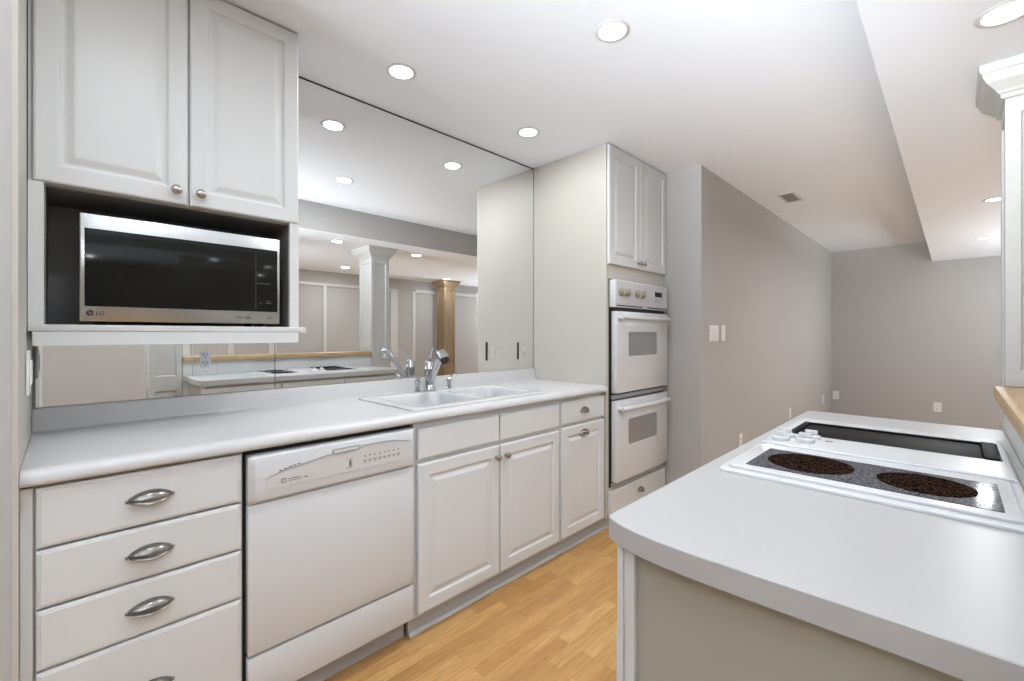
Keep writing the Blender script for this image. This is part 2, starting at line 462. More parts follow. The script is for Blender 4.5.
# control console: convex body with an arched recess
bm = newbm()
N = 40
def arch(x):       # upper lip of the recess
    s = (x - x0)/(x1-x0)
    return .803 + .050*math.sin(min(1, max(0, (s-.05)/.62))*PI/2) if s < .67 else .853 - .024*((s-.67)/.30)**3
prof = [(.022, .724), (-.004, .725), (-.016, .735), (-.020, .750), (-.020, .85), (-.016, .866), (-.008, .872), (.022, .874)]
A = []
for i in range(N+1):
    x = x0 + (x1-x0)*i/N
    edge = min(1.0, min(x-x0, x1-x)/.016)**.5
    A.append([bm.verts.new((x, YD + (p if p > 0 else -.002 + (p+.002)*edge), z)) for p, z in prof])
for i in range(N):
    for j in range(len(prof)-1):
        bm.faces.new((A[i][j], A[i+1][j], A[i+1][j+1], A[i][j+1]))
bm.faces.new([a for a in A[0]]); bm.faces.new([a for a in A[-1]][::-1])
con = obj('control_panel', bm, 'appl', t, smooth=True)
# thin rim along the arch, coloured grey to stand for its shadow line
bm = newbm()
pts = [(x0+.045+(x1-x0-.07)*i/30,) for i in range(31)]
path = [(p[0], YD-.0215, arch(p[0])-.004) for p in pts]
add_tube(bm, path, [.0006+.0016*math.sin(PI*i/30)**.5 for i in range(31)], 8)
obj('arch_shadow_line', bm, 'toe', con, smooth=True)
bm = newbm()
top = [(x, arch(x)-.010) for x in [x0+.05+(x1-x0-.085)*i/24 for i in range(25)]]
poly = [(top[0][0], .764), (top[-1][0], .764)] + top[::-1]
add_extrude(bm, poly, lambda p, q, r: Vector((p, YD-.0205-r, q)), 0, .0012)
obj('fascia', bm, mat('console_fascia', srgb(206, 205, 203), .35), con)
bm = newbm()
add_loft(bm, [[(x, YD-.0218, z) for x, z in rrect(.650, .752, .837, .853, .005, 4)], [(x, YD-.0265, z) for x, z in rrect(.652, .750, .8385, .8515, .005, 4)]])
lt = obj('latch', bm, 'applgrey', con)
box('latch_plate', (.656, .746, YD-.0275, YD-.0266, .8405, .8495), 'appl', con)
bl = []
for k in range(8):
    bx = .768 + .0195*k
    bl.append((bx, bx+.006, YD-.0222, YD-.0217, .8065, .8105))
    bl.append((bx-.002, bx+.010, YD-.0222, YD-.0217, .790, .793)); bl.append((bx-.002, bx+.008, YD-.0222, YD-.0217, .7845, .7865))
bl += [(.700, .722, YD-.0222, YD-.0217, .808, .8095), (.7205, .722, YD-.0222, YD-.0217, .778, .808), (.700, .722, YD-.0222, YD-.0217, .777, .7785), (.712, .718, YD-.0222, YD-.0217, .782, .804)]
boxes('control_marks', bl, 'mark', con)
boxes('maker_badge', [(.487, .503, YD-.0222, YD-.0217, .776, .778), (.487, .503, YD-.0222, YD-.0217, .788, .790), (.487, .489, YD-.0222, YD-.0217, .778, .788), (.501, .503, YD-.0222, YD-.0217, .778, .788), (.494, .496, YD-.0222, YD-.0217, .778, .788),
                      (.510, .545, YD-.0222, YD-.0217, .784, .7865), (.510, .552, YD-.0222, YD-.0217, .778, .7795), (.558, .570, YD-.0222, YD-.0217, .779, .782)], 'mark', con)
bl = [(.482+.014*k, .490+.014*k, YD-.0255, YD-.0215, arch(.484+.014*k)+.002, arch(.484+.014*k)+.0035) for k in range(5)]
boxes('vent_slots', bl, 'dark', con)
bm = newbm(); add_box(bm, x0, x1, YD-.001, YD+.028, .106, .246, bev=.004)
obj('kick_panel', bm, 'appl', t, smooth=True)
box('toe_plate', (x0, x1, 1.612, 1.62, .002, .0995), 'toe', t)
place(t)

# ------------------------------------------------------------------ countertop with backsplash, left wall to oven tower
ZT = .932
t = thing('countertop', 'long white laminate worktop with backsplash under the mirror', 'countertop', (1.15, 1.83, .9))
def nose(bm, xa, xb):
    poly = [(1.60, ZT-.039), (1.60, ZT)]
    for k in range(9):
        a = PI/2 + PI/2*k/8
        poly.append((1.550+.027*math.cos(a), ZT-.027+.027*math.sin(a)))
    poly += [(1.523, ZT-.031), (1.527, ZT-.037), (1.533, ZT-.039)]
    add_extrude(bm, poly, lambda p, q, r: Vector((r, p, q)), xa, xb)
bm = newbm()
sx0, sx1, sy0, sy1 = 1.035, 1.845, 1.600, 2.068
nose(bm, -.072, 2.374)
add_box(bm, -.072, sx0, 1.60, YM-.001, ZT-.039, ZT)
add_box(bm, sx1, 2.374, 1.60, YM-.001, ZT-.039, ZT)
add_box(bm, sx0, sx1, sy1, YM-.001, ZT-.039, ZT)
obj('worktop', bm, 'lam', t, smooth=True)
bm = newbm()
poly = [(YM-.001, ZT+.0005), (YM-.030, ZT+.0005), (YM-.023, ZT+.004), (YM-.020, ZT+.012), (YM-.020, 1.002), (YM-.018, 1.0055), (YM-.014, 1.007), (YM-.001, 1.007)]
add_extrude(bm, poly, lambda p, q, r: Vector((r, p, q)), -.072, 2.374)
obj('backsplash', bm, 'lam', t, smooth=True)
place(t)

# ------------------------------------------------------------------ sink
t = thing('sink', 'white double-bowl drop-in sink set in the worktop below the mirror', 'sink', (1.44, 1.83, ZT))
bm = newbm()
zr = ZT+.009
ox0, ox1, oy0, oy1 = 1.008, 1.862, 1.560, 2.088
bowls = [(1.072, 1.432, 1.615, 1.985), (1.478, 1.808, 1.615, 1.985)]
outer_lo = [(x, y, ZT+.0006) for x, y in rrect(ox0, ox1, oy0, oy1, .045, 8)]
outer_mid = [(x, y, ZT+.006) for x, y in rrect(ox0+.001, ox1-.001, oy0+.001, oy1-.001, .045, 8)]
outer_hi = [(x, y, zr) for x, y in rrect(ox0+.006, ox1-.006, oy0+.006, oy1-.006, .042, 8)]
R = [[bm.verts.new(p) for p in L] for L in (outer_lo, outer_mid, outer_hi)]
for A, B in zip(R, R[1:]):
    for i in range(len(A)): j = (i+1) % len(A); bm.faces.new((A[i], A[j], B[j], B[i]))
edges = []
top = R[-1]
for i in range(len(top)): edges.append(bm.edges.get((top[i], top[(i+1) % len(top)])))
for bx0, bx1, by0, by1 in bowls:
    prev = None
    for ins, dz, r in ((0, 0, .06), (.004, -.002, .058), (.008, -.008, .056), (.014, -.06, .055), (.022, -.15, .055), (.045, -.172, .04), (.075, -.176, .02)):
        L = [bm.verts.new((x, y, zr+dz)) for x, y in rrect(bx0+ins, bx1-ins, by0+ins, by1-ins, r, 8)]
        if prev is None:
            for i in range(len(L)): edges.append(bm.edges.new((L[i], L[(i+1) % len(L)])))
        else:
            for i in range(len(L)): j = (i+1) % len(L); bm.faces.new((prev[i], prev[j], L[j], L[i]))
        prev = L
    bm.faces.new(prev)
bmesh.ops.triangle_fill(bm, use_beauty=True, use_dissolve=False, edges=edges)
obj('basin', bm, 'sink', t, smooth=True)
for bx0, bx1, by0, by1 in bowls:
    bm = newbm(); cx, cy = (bx0+bx1)/2, (by0+by1)/2
    add_lathe(bm, [(.045, .0), (.044, .003), (.036, .003), (.030, -.0005), (0, -.0005)], lambda x, y, z: Vector((cx+x, cy+y, zr-.175+z)))
    obj('drain', bm, 'drain', t, smooth=True)
place(t)

# ------------------------------------------------------------------ faucet with pull-out wand
fz = zr+.0005
t = thing('faucet', 'chrome kitchen faucet with angled pull-out spray wand and top lever', 'faucet', (1.418, 2.045, fz))
bm = newbm()
add_lathe(bm, [(.036, 0), (.036, .006), (.031, .011), (.029, .014), (.028, .06), (.028, .115), (.0305, .118), (.0305, .122), (.0285, .125), (.0285, .150), (.025, .160), (.014, .166), (0, .167)])
obj('spout_body', bm, 'chrome', t, smooth=True)
bm = newbm()
H0 = Vector((0, -.014, .045)); H1 = Vector((-.057, -.180, .222))
dirv = (H1-H0)
pts = [H0 + dirv*k for k in (0, .15, .32, .5, .68, .82)]
add_tube(bm, pts, [.016, .017, .0175, .0185, .0195, .020], 18)
wand = obj('spray_wand', bm, 'chrome', t, smooth=True)
bm = newbm()
hp = H0 + dirv*.90
tip = hp + Vector((-.006, -.050, -.026))
add_tube(bm, [H0+dirv*.80, H0+dirv*.90, hp+Vector((-.004, -.022, .002)), tip], [.0205, .025, .028, .0275], 20)
obj('spray_head', bm, 'chrome', wand, smooth=True)
bm = newbm()
add_tube(bm, [tip, tip+Vector((-.0006, -.006, -.0034))], [.0235, .0225], 20)
lab(obj('nozzle', bm, 'matteblack', wand, smooth=True), 'black nozzle face')
bm = newbm()
add_tube(bm, [(0, 0, .164), (-.008, -.014, .182), (-.020, -.04, .208), (-.033, -.07, .238)], [.010, .008, .0062, .0075], 12)
obj('lever', bm, 'chrome', t, smooth=True)

def dispenser(loc, label, side):
    d = thing('soap_dispenser', label, 'soap dispenser', loc)
    bm = newbm()
    add_lathe(bm, [(.021, 0), (.021, .004), (.014, .009), (.012, .022), (.0125, .040), (.016, .044), (.016, .056), (.010, .062), (0, .063)])
    obj('base', bm, 'chrome', d, smooth=True)
    bm = newbm()
    if side: add_tube(bm, [(0, 0, .056), (.004, -.008, .070), (.018, -.020, .078), (.034, -.034, .079)], [.008, .0068, .0058, .005], 12)
    else: add_tube(bm, [(0, 0, .056), (-.004, -.006, .070), (-.006, -.022, .080), (-.008, -.036, .076)], [.010, .010, .0085, .006], 12)
    obj('spout', bm, 'chrome', d, smooth=True)
dispenser((1.345, 2.055, fz), 'small chrome soap pump left of the faucet', False)
dispenser((1.556, 2.052, fz), 'small chrome side lever pump right of the faucet', True)

# ------------------------------------------------------------------ wall plates
def outlet_on_mirror(cx, cz, w_, h_, label, kind_):
    d = thing('mirror_outlet' if kind_ == 'outlet' else 'mirror_switch', label, 'outlet' if kind_ == 'outlet' else 'switch', (cx, YM-.001, cz))
    bm = newbm(); add_box(bm, -w_/2, w_/2, -.007, 0, -h_/2, h_/2, bev=.0012)
    obj('cover_plate', bm, 'mirror', d)
    if kind_ != 'outlet': box('gap_reflection', (-w_/2-.0075, -w_/2-.0005, -.004, 0, -h_/2+.006, h_/2-.004), 'dark', d)  # dark strip standing for the gap reflected beside the plate
    if kind_ == 'outlet':
        bm = newbm(); add_box(bm, -.017, .017, -.011, -.007, -.034, .034, bev=.001); f = obj('receptacle', bm, 'ceil', d)
        boxes('slots', [(sx-.0012, sx+.0012, -.0118, -.0111, zc-.004, zc+.004) for sx in (-.006, .006) for zc in (-.014, .020)] +
              [(-.002, .002, -.0118, -.0111, zc-.003, zc) for zc in (-.022, .011)], 'dark', f)
        pieces('screw', [(-.002, .002, -.0085, -.0071, zc-.002, zc+.002) for zc in (-.048, .048)], 'drain', d)
    elif kind_ == 'double':
        for sx in (-.026, .026):
            bm = newbm(); add_box(bm, sx-.0165, sx+.0165, -.012, -.007, -.033, .033, bev=.002); obj('rocker', bm, M['cabside'], d)
    else:
        bm = newbm(); add_box(bm, -.0165, .0165, -.010, -.007, -.033, .033, bev=.002); f = obj('rocker', bm, M['cabside'], d)
        boxes('toggle', [(-.004, .004, -.020, -.010, -.008, .006)], 'white', f)
    return d
outlet_on_mirror(.400, 1.150, .082, .128, 'mirrored outlet plate with white receptacle below the microwave shelf', 'outlet')
outlet_on_mirror(1.985, 1.140, .118, .125, 'double mirrored switch plate on the mirror right of the faucet', 'double')
outlet_on_mirror(2.264, 1.135, .095, .125, 'single mirrored switch plate on the mirror nearest the oven tower', 'single')

M['plate'] = mat('plate_white', srgb(236, 236, 233), .4)
def plate(name, label, cat, loc, rotz, w_, h_, kind_):
    d = thing(name, label, cat, loc, rotz)
    bm = newbm(); add_box(bm, -w_/2, w_/2, -.006, 0, -h_/2, h_/2, bev=.002); obj('cover_plate', bm, 'plate', d)
    if kind_ == 'outlet':
        for zc in (-.02, .02):
            bm = newbm(); add_box(bm, -.015, .015, -.0085, -.0062, zc-.013, zc+.013, bev=.001); f = obj('receptacle', bm, 'plate', d)
            boxes('slots', [(sx-.0014, sx+.0014, -.0092, -.0086, zc-.005, zc+.005) for sx in (-.006, .006)], 'dark', f)
    else:
        n = {'double': (-.046, 0, .046), 'two': (-.023, .023), 'single': (0,)}[kind_]
        for sx in n:
            bm = newbm(); add_box(bm, sx-.016, sx+.016, -.010, -.0062, -.033, .033, bev=.002); obj('rocker', bm, 'plate', d)
    return d
plate('light_switch', 'wide white three-rocker light switch plate on the taupe wall beyond the ovens', 'switch', (3.372, 1.255, 1.257), 0, .165, .12, 'double')
plate('light_switch', 'white single switch plate just right of the three-rocker plate', 'switch', (3.553, 1.255, 1.259), 0, .075, .12, 'single')
plate('light_switch', 'white switch plate on the cream wall end left of the mirror', 'switch', (-.072, 1.81, 1.145), PI/2, .115, .12, 'two')
plate('wall_outlet', 'white outlet low on the taupe side wall, nearest the ovens', 'outlet', (3.95, 1.255, .365), 0, .075, .118, 'outlet')
plate('wall_outlet', 'white outlet low on the taupe side wall, above the island worktop far corner', 'outlet', (5.52, 1.255, .40), 0, .075, .118, 'outlet')
plate('wall_outlet', 'white outlet on the taupe side wall close to the far room corner', 'outlet', (7.25, 1.255, .37), 0, .075, .118, 'outlet')
plate('wall_outlet', 'white outlet low on the far taupe wall above the black grill', 'outlet', (XF-.001, .145, .322), -PI/2, .075, .118, 'outlet')
plate('wall_outlet', 'white outlet on the far taupe wall beside the room corner', 'outlet', (XF-.001, 1.205, .375), -PI/2, .075, .118, 'outlet')
plate('light_switch', 'white switch plate on the back wall seen in the mirror', 'switch', (2.43, YB+.001, 1.31), PI, .085, .085, 'single')

# ------------------------------------------------------------------ upper cabinet with microwave niche
YU = 1.835
t = thing('upper_cabinet', 'white upper cabinet with two raised-panel doors over an open microwave niche', 'cabinet', (.295, 1.98, 1.22))
ux0, ux1 = -.062, .654
zn0, zn1 = 1.279, 1.672
boxes('body', [(ux0+.022, ux1, YU+.020, YM-.002, zn1+.012, ZC-.001),
               (-.0712, ux0+.022, YU+.02, YM-.002, zn0, zn1+.012), (ux1-.022, ux1, YU+.02, YM-.002, zn0, zn1+.012),
               (-.0712, -.040, YU+.002, YU+.02, zn0, zn1+.012), (-.0712, ux0+.022, YU+.02, YM-.002, zn1+.012, ZC-.001), (.621, ux1, YU+.002, YU+.02, zn0, zn1+.012)], 'cab', t)
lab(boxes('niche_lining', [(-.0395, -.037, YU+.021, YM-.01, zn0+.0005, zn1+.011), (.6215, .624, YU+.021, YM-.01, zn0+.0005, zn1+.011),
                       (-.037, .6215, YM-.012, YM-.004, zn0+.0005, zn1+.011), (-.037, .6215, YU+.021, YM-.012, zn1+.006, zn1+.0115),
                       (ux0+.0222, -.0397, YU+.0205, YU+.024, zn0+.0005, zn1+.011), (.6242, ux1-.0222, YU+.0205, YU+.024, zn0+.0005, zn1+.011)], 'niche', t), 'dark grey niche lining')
for x0, x1, kx in ((ux0, .296, .262), (.301, ux1, .329)):
    d = fdoor('door', x0, x1, 1.686, ZC-.006, t, RAISED, y=YU)
    knob(kx, YU, 1.727, d)
bm = newbm(); add_box(bm, -.0715, .672, YU-.009, YM-.003, 1.2585, zn0-.0005, bev=.003); obj('shelf', bm, 'white', t, smooth=True)
boxes('apron', [(ux0, .650, YU-.006, YU+.014, 1.218, 1.258), (ux0, ux0+.018, YU+.014, YM-.003, 1.236, 1.258), (.632, .650, YU+.014, YM-.003, 1.236, 1.258)], 'cab', t)
place(t)

# ------------------------------------------------------------------ microwave
t = thing('microwave', 'stainless countertop microwave with black glass door sitting in the niche', 'microwave', (.306, 1.98, zn0))
mx0, mx1, my = .032, .580, 1.822
z0, z1 = zn0+.010, 1.610
box('case', (mx0+.008, mx1-.008, my+.03, 2.10, z0+.004, z1-.004), 'matteblack', t, bev=.004)
pieces('foot', [(x-.012, x+.012, y-.012, y+.012, zn0, z0+.004) for x in (mx0+.05, mx1-.05) for y in (my+.08, 2.05)], 'matteblack', t)
bm = newbm(); add_box(bm, mx0, mx1, my, my+.03, z0, z1, bev=.004); fr_ = obj('door_frame', bm, 'steel', t, smooth=True)
lab(box('door_glass', (mx0+.011, mx1-.009, my-.002, my+.002, 1.334, 1.566), 'black', t, bev=.001), 'black glass door')
bl = [(.497+.0, .545, my-.0026, my-.0022, 1.437, 1.4385), (.508, .520, my-.0026, my-.0022, 1.365, 1.3665), (.530, .550, my-.0026, my-.0022, 1.365, 1.367), (.530, .548, my-.0026, my-.0022, 1.372, 1.3735),
      (.497, .4978, my-.0026, my-.0022, 1.345, 1.55)]
boxes('touch_panel_marks', bl, 'mark', t)
boxes('print_marks', [(.437+.008*k, .4425+.008*k, my-.0006, my-.0001, 1.3085, 1.3135) for k in range(3)] + [(.465, .480, my-.0006, my-.0001, 1.3075, 1.3145), (.535, .552, my-.0006, my-.0001, 1.307, 1.309), (.535, .552, my-.0006, my-.0001, 1.311, 1.3135)], 'mark', t)
tf = lambda a, b, r: Vector((.067+a, my-.0003-r, 1.3075+b))
text_mesh('maker_letters', 'LG', .0165, tf, 'matteblack', t, .0004)
bm = newbm()   # round emblem: ring with an inner L-stroke and a dot
fr2 = lambda x, y, tt: Vector((.0545+x, my-.0004-tt, 1.3135+y))
add_lathe(bm, [(.0085, 0), (.0085, .0004), (0, .0004)], fr2, 28)
em = obj('maker_emblem', bm, 'matteblack', t)
bm = newbm()
def r2(x0, x1, y0, y1): add_extrude(bm, [(x0, y0), (x1, y0), (x1, y1), (x0, y1)], fr2, .0005, .0008)
r2(-.0007, .0007, -.0045, .0045); r2(.0007, .0045, -.0045, -.0031)
obj('emblem_stroke', bm, 'steel', em)
bm = newbm(); add_lathe(bm, [(.0013, .0005), (.0013, .0008), (0, .0008)], lambda x, y, tt: fr2(-.0038+x, .0026+y, tt), 10)
obj('emblem_dot', bm, 'steel', em)
bm = newbm(); r2(.0030, .0085, -.0007, .0007); obj('emblem_bar', bm, 'steel', em)
place(t)

# ------------------------------------------------------------------ oven tower
YO = 1.53
ox0, ox1 = 2.376, 3.149
t = thing('oven_tower', 'tall cream cabinet tower holding the double wall oven', 'cabinet', (2.76, 1.83, 0))
boxes('body', [(ox0, ox0+.025, YO+.002, YM-.002, .10, ZC-.001), (ox1-.025, ox1, YO+.002, YM-.002, .10, ZC-.001),
               (ox0+.025, ox1-.025, YO+.02, YM-.002, 1.60, ZC-.001), (ox0+.025, ox1-.025, YO+.02, YM-.002, .10, .285), (ox0, ox1, 1.598, YM-.002, 0, .10),
               (ox0+.025, ox1-.025, YM-.03, YM-.002, .285, 1.60), (ox0+.025, ox1-.025, YO+.002, YO+.02, 1.60, ZC-.001),
               (ox0+.025, ox1-.025, YO+.002, YO+.02, .10, .285)], 'cabside', t)
for x0, x1, kx in ((ox0+.006, 2.761, 2.735), (2.766, ox1-.004, 2.795)):
    d = fdoor('door', x0, x1, 1.690, ZC-.008, t, RAISED, y=YO-.018)
    knob(kx, YO-.018, 1.728, d)
d = fdoor('drawer', ox0+.014, ox1-.012, .125, .268, t, SLAB, y=YO-.018); pull(2.762, YO-.0185, .196, d, PULL_S)
box('shoe_moulding', (ox0, ox1, 1.583, 1.598, 0, .018), 'white', t, bev=.003)
place(t)

t = thing('wall_oven', 'white double wall oven with two doors stacked under a knob panel', 'oven', (2.76, 1.75, .29))
cx0, cx1 = 2.412, 3.100
box('body', (ox0+.028, ox1-.028, YO+.024, YM-.05, .29, 1.595), 'dark', t)
boxes('side_gap', [(ox0+.026, ox1-.026, YO-.001, YO+.0235, .288, 1.594)], 'dark', t)
bm = newbm(); add_box(bm, cx0-.009, cx1+.006, 1.483, YO-.002, 1.420, 1.592, bev=.003); cp = obj('control_panel', bm, 'appl', t, smooth=True)
lab(box('knob_plate', (cx0+.006, cx1-.004, 1.4805, 1.4825, 1.437, 1.583), mat('oven_panel_grey', srgb(196, 196, 198), .25), cp), 'pale grey faceplate')
for kx in (2.464, 2.536, 2.665, 2.732):
    bm = newbm()
    add_lathe(bm, [(.030, 0), (.030, .002), (.027, .003)], lambda x, y, tt: Vector((kx+x, 1.480-tt, 1.515+y)), 24)
    obj('dial', bm, mat('dial_ring', srgb(170, 168, 158), .3, .6), cp, smooth=True)
    bm = newbm()
    add_lathe(bm, [(.022, .003), (.021, .018), (.018, .021), (0, .022)], lambda x, y, tt: Vector((kx+x, 1.480-tt, 1.515+y)), 24)
    add_box(bm, kx-.004, kx+.004, 1.447, 1.460, 1.497, 1.533, bev=.0015)
    obj('knob', bm, mat('knob_champagne', srgb(176, 172, 156), .3, .5), cp, smooth=True)
box('display', (2.910, 3.012, 1.4785, 1.4803, 1.512, 1.545), 'black', cp)
boxes('button_marks', [(2.918+.03*i, 2.938+.03*i, 1.4793, 1.4803, 1.472+.014*j, 1.480+.014*j) for i in range(3) for j in range(2)], 'applgrey', cp)
pieces('vent_slot', [(cx0+.006, 2.735, 1.480, 1.4825, 1.428, 1.434), (2.80, cx1-.004, 1.480, 1.4825, 1.428, 1.434)], 'dark', cp)
def oven_door(z0, z1, wz0, wz1, hz, hname):
    bm = newbm(); add_box(bm, cx0+.010, cx1+.012, 1.485, YO-.004, z0, z1, bev=.004)
    d = obj('oven_door', bm, 'appl', t, smooth=True)
    bm = newbm()
    add_loft(bm, [[(x, 1.4848, z) for x, z in rrect(2.562, 2.945, wz0, wz1, .014, 5)], [(x, 1.4835, z) for x, z in rrect(2.564, 2.943, wz0+.002, wz1-.002, .014, 5)]])
    lab(obj('window_glass', bm, 'ovglass', d), 'grey glass window')
    bm = newbm()
    add_tube(bm, [(2.432, 1.452, hz), (2.448, 1.449, hz), (2.76, 1.445, hz-.001), (3.055, 1.449, hz), (3.072, 1.452, hz)], [.012, .015, .015, .015, .012], 14)
    for hx in (2.450, 3.054): add_tube(bm, [(hx, 1.450, hz), (hx, 1.4846, hz)], [.013, .016], 14)
    obj('handle', bm, 'appl', d, smooth=True)
oven_door(.880, 1.396, 1.110, 1.266, 1.357, 'upper')
oven_door(.322, .832, .542, .706, .784, 'lower')
pieces('trim_strip', [(cx0+.006, cx1+.010, 1.505, YO-.002, .842, .868), (cx0+.006, cx1+.010, 1.505, YO-.002, .292, .314)], 'applgrey', t, bev=.002)
pieces('gap_line', [(cx0+.004, cx1+.008, 1.512, YO-.0015, .868, .878), (cx0+.004, cx1+.008, 1.512, YO-.0015, .833, .842), (cx0+.004, cx1+.008, 1.512, YO-.0015, 1.398, 1.418)], 'dark', t)
place(t)

# ------------------------------------------------------------------ island
t = thing('island_cabinet', 'white island base cabinet with grey end panel under the cooktop worktop', 'cabinet', (1.5, .15, 0))
iy = .428
bx0 = .700
boxes('body', [(bx0+.025, 2.29, -.122, iy-.02, .10, .874), (bx0+.025, 2.29, -.122, .36, 0, .10)], 'cab', t)
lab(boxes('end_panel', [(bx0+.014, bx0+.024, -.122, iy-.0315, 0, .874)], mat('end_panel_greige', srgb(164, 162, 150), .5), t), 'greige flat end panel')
pieces('corner_post', [(bx0+.004, bx0+.014, iy-.031, iy-.012, 0, .874), (bx0, bx0+.024, iy-.011, iy, .0, .874)], 'white', t)
xs = [bx0+.001, 1.24, 1.76, 2.285]
for a, b in zip(xs, xs[1:]):
    d = door('door', frame((b-.004, iy+.0085, .115), (-1, 0, 0), (0, 1, 0)), b-a-.008, .60, 'cab', t)
    d = door('drawer', frame((b-.004, iy+.0035, .732), (-1, 0, 0), (0, 1, 0)), b-a-.008, .125, 'cab', t, SLAB)
place(t)

ZI = .915
t = thing('island_countertop', 'white laminate island worktop with rounded near corner', 'countertop', (1.5, .16, .875))
bm = newbm()
def island_outline(ins=0.0):
    P = [(2.312-ins, .4545-ins), (.716+ins, .4545-ins), (.707+ins, .4505-ins), (.697+ins, .433-ins), (.688+ins, .409), (.681+ins, .378), (.6765+ins, .340),
         (.675+ins, .28), (.678+ins, .18), (.684+ins, .04), (.684+ins, -.124), (2.308-ins, -.124)]
    return P
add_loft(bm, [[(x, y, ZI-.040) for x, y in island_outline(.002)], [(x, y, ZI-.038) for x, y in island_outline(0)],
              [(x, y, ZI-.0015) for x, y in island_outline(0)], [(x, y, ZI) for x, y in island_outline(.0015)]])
obj('worktop', bm, 'lam_dim', t)
place(t)

# cooktop -----------------------------------------------------------
t = thing('cooktop', 'white downdraft cooktop with two glass burners and a black grill bay in the island', 'cooktop', (1.5, .16, ZI))
def slab(bm, x0, x1, y0, y1, z0, z1, r=.012, ch=.004):
    add_loft(bm, [[(x, y, z0) for x, y in rrect(x0, x1, y0, y1, r, 5)], [(x, y, z1-ch) for x, y in rrect(x0, x1, y0, y1, r, 5)],
                  [(x, y, z1-ch*.3) for x, y in rrect(x0+ch*.3, x1-ch*.3, y0+ch*.3, y1-ch*.3, r, 5)], [(x, y, z1) for x, y in rrect(x0+ch, x1-ch, y0+ch, y1-ch, r, 5)]])
bm = newbm(); slab(bm, 1.134, 1.995, -.105, .415, ZI+.0005, ZI+.007, .02); obj('base_pan', bm, 'appl', t, smooth=True)
bm = newbm(); slab(bm, 1.160, 1.462, -.088, .398, ZI+.0075, ZI+.0135, .012, .003); gf = obj('burner_frame', bm, 'appl', t, smooth=True)
zg = ZI+.0140
box('glass_panel', (1.192, 1.402, -.066, .366, ZI+.0130, zg+.0006), 'cookglass', gf)
for cx_, cy_, nm in ((1.303, .254, .089), (1.298, .044, .080)):
    bm = newbm(); add_lathe(bm, [(nm, 0), (nm, .0006), (0, .0006)], lambda x, y, z: Vector((cx_+x, cy_+y, zg+.0006+z)), 48)
    obj('burner_zone', bm, 'burner', gf)
# rear module: white deck with knobs, black sunken grill bay
gx0, gx1, gy0, gy1 = 1.652, 1.905, -.088, .384
zd = ZI+.0165
bm = newbm()
def ring(x0, x1, y0, y1, z): return [bm.verts.new(p) for p in ((x0, y0, z), (x1, y0, z), (x1, y1, z), (x0, y1, z))]
L = [ring(1.474, 1.985, -.100, .410, ZI+.0075), ring(1.474, 1.985, -.100, .410, zd-.003), ring(1.477, 1.982, -.097, .407, zd), ring(gx0, gx1, gy0, gy1, zd), ring(gx0, gx1, gy0, gy1, ZI+.0074)]
for A, B in zip(L, L[1:]):
    for i in range(4): bm.faces.new((A[i], A[(i+1) % 4], B[(i+1) % 4], B[i]))
obj('deck', bm, 'appl', t)
lab(boxes('grill_bay', [(gx0+.001, gx1-.001, gy0+.001, gy1-.001, ZI+.0074, ZI+.0085),
                    (gx0+.001, gx0+.016, gy0+.001, gy1-.001, ZI+.009, zd-.001), (gx1-.016, gx1-.001, gy0+.001, gy1-.001, ZI+.009, zd+.001),
                    (gx0+.017, gx1-.017, gy1-.018, gy1-.001, ZI+.009, zd+.001)], 'grill', t), 'black grill bay')
box('end_rail', (gx0+.006, gx1-.008, gy0+.004, gy0+.032, ZI+.009, zd+.004), 'grill', t, bev=.002)
box('grill_plate', (gx0+.018, gx1-.018, gy0+.034, gy1-.02, ZI+.009, ZI+.0125), 'grill', t, bev=.002)
for kx, ky in ((1.530, .372), (1.590, .372), (1.548, .312), (1.608, .308)):
    bm = newbm()
    add_lathe(bm, [(.0235, 0), (.0245, .004), (.0235, .010), (.015, .012)], lambda x, y, z: Vector((kx+x, ky+y, zd+.0004+z)), 26)
    add_box(bm, kx-.006, kx+.006, ky-.016, ky+.016, zd+.0124, zd+.027, bev=.003)
    obj('knob', bm, 'appl', t, smooth=True)
bm = newbm(); add_lathe(bm, [(.010, 0), (.010, .002), (0, .003)], lambda x, y, z: Vector((1.600+x, .262+y, zd+.0004+z)), 18)
obj('indicator', bm, 'applgrey', t)
place(t)

# ------------------------------------------------------------------ half wall, ledge and columns
HW = -.126
box('wall_half', (.674, 2.309, -.30, HW, 0, 1.028), 'white', kind='structure')
t = box('wooden_ledge', (.675, 2.308, -.335, -.100, 1.0285, 1.068), 'oak', bev=.004)
t['label'] = 'light oak ledge capping the white half wall beside the cooktop'; t['category'] = 'ledge'

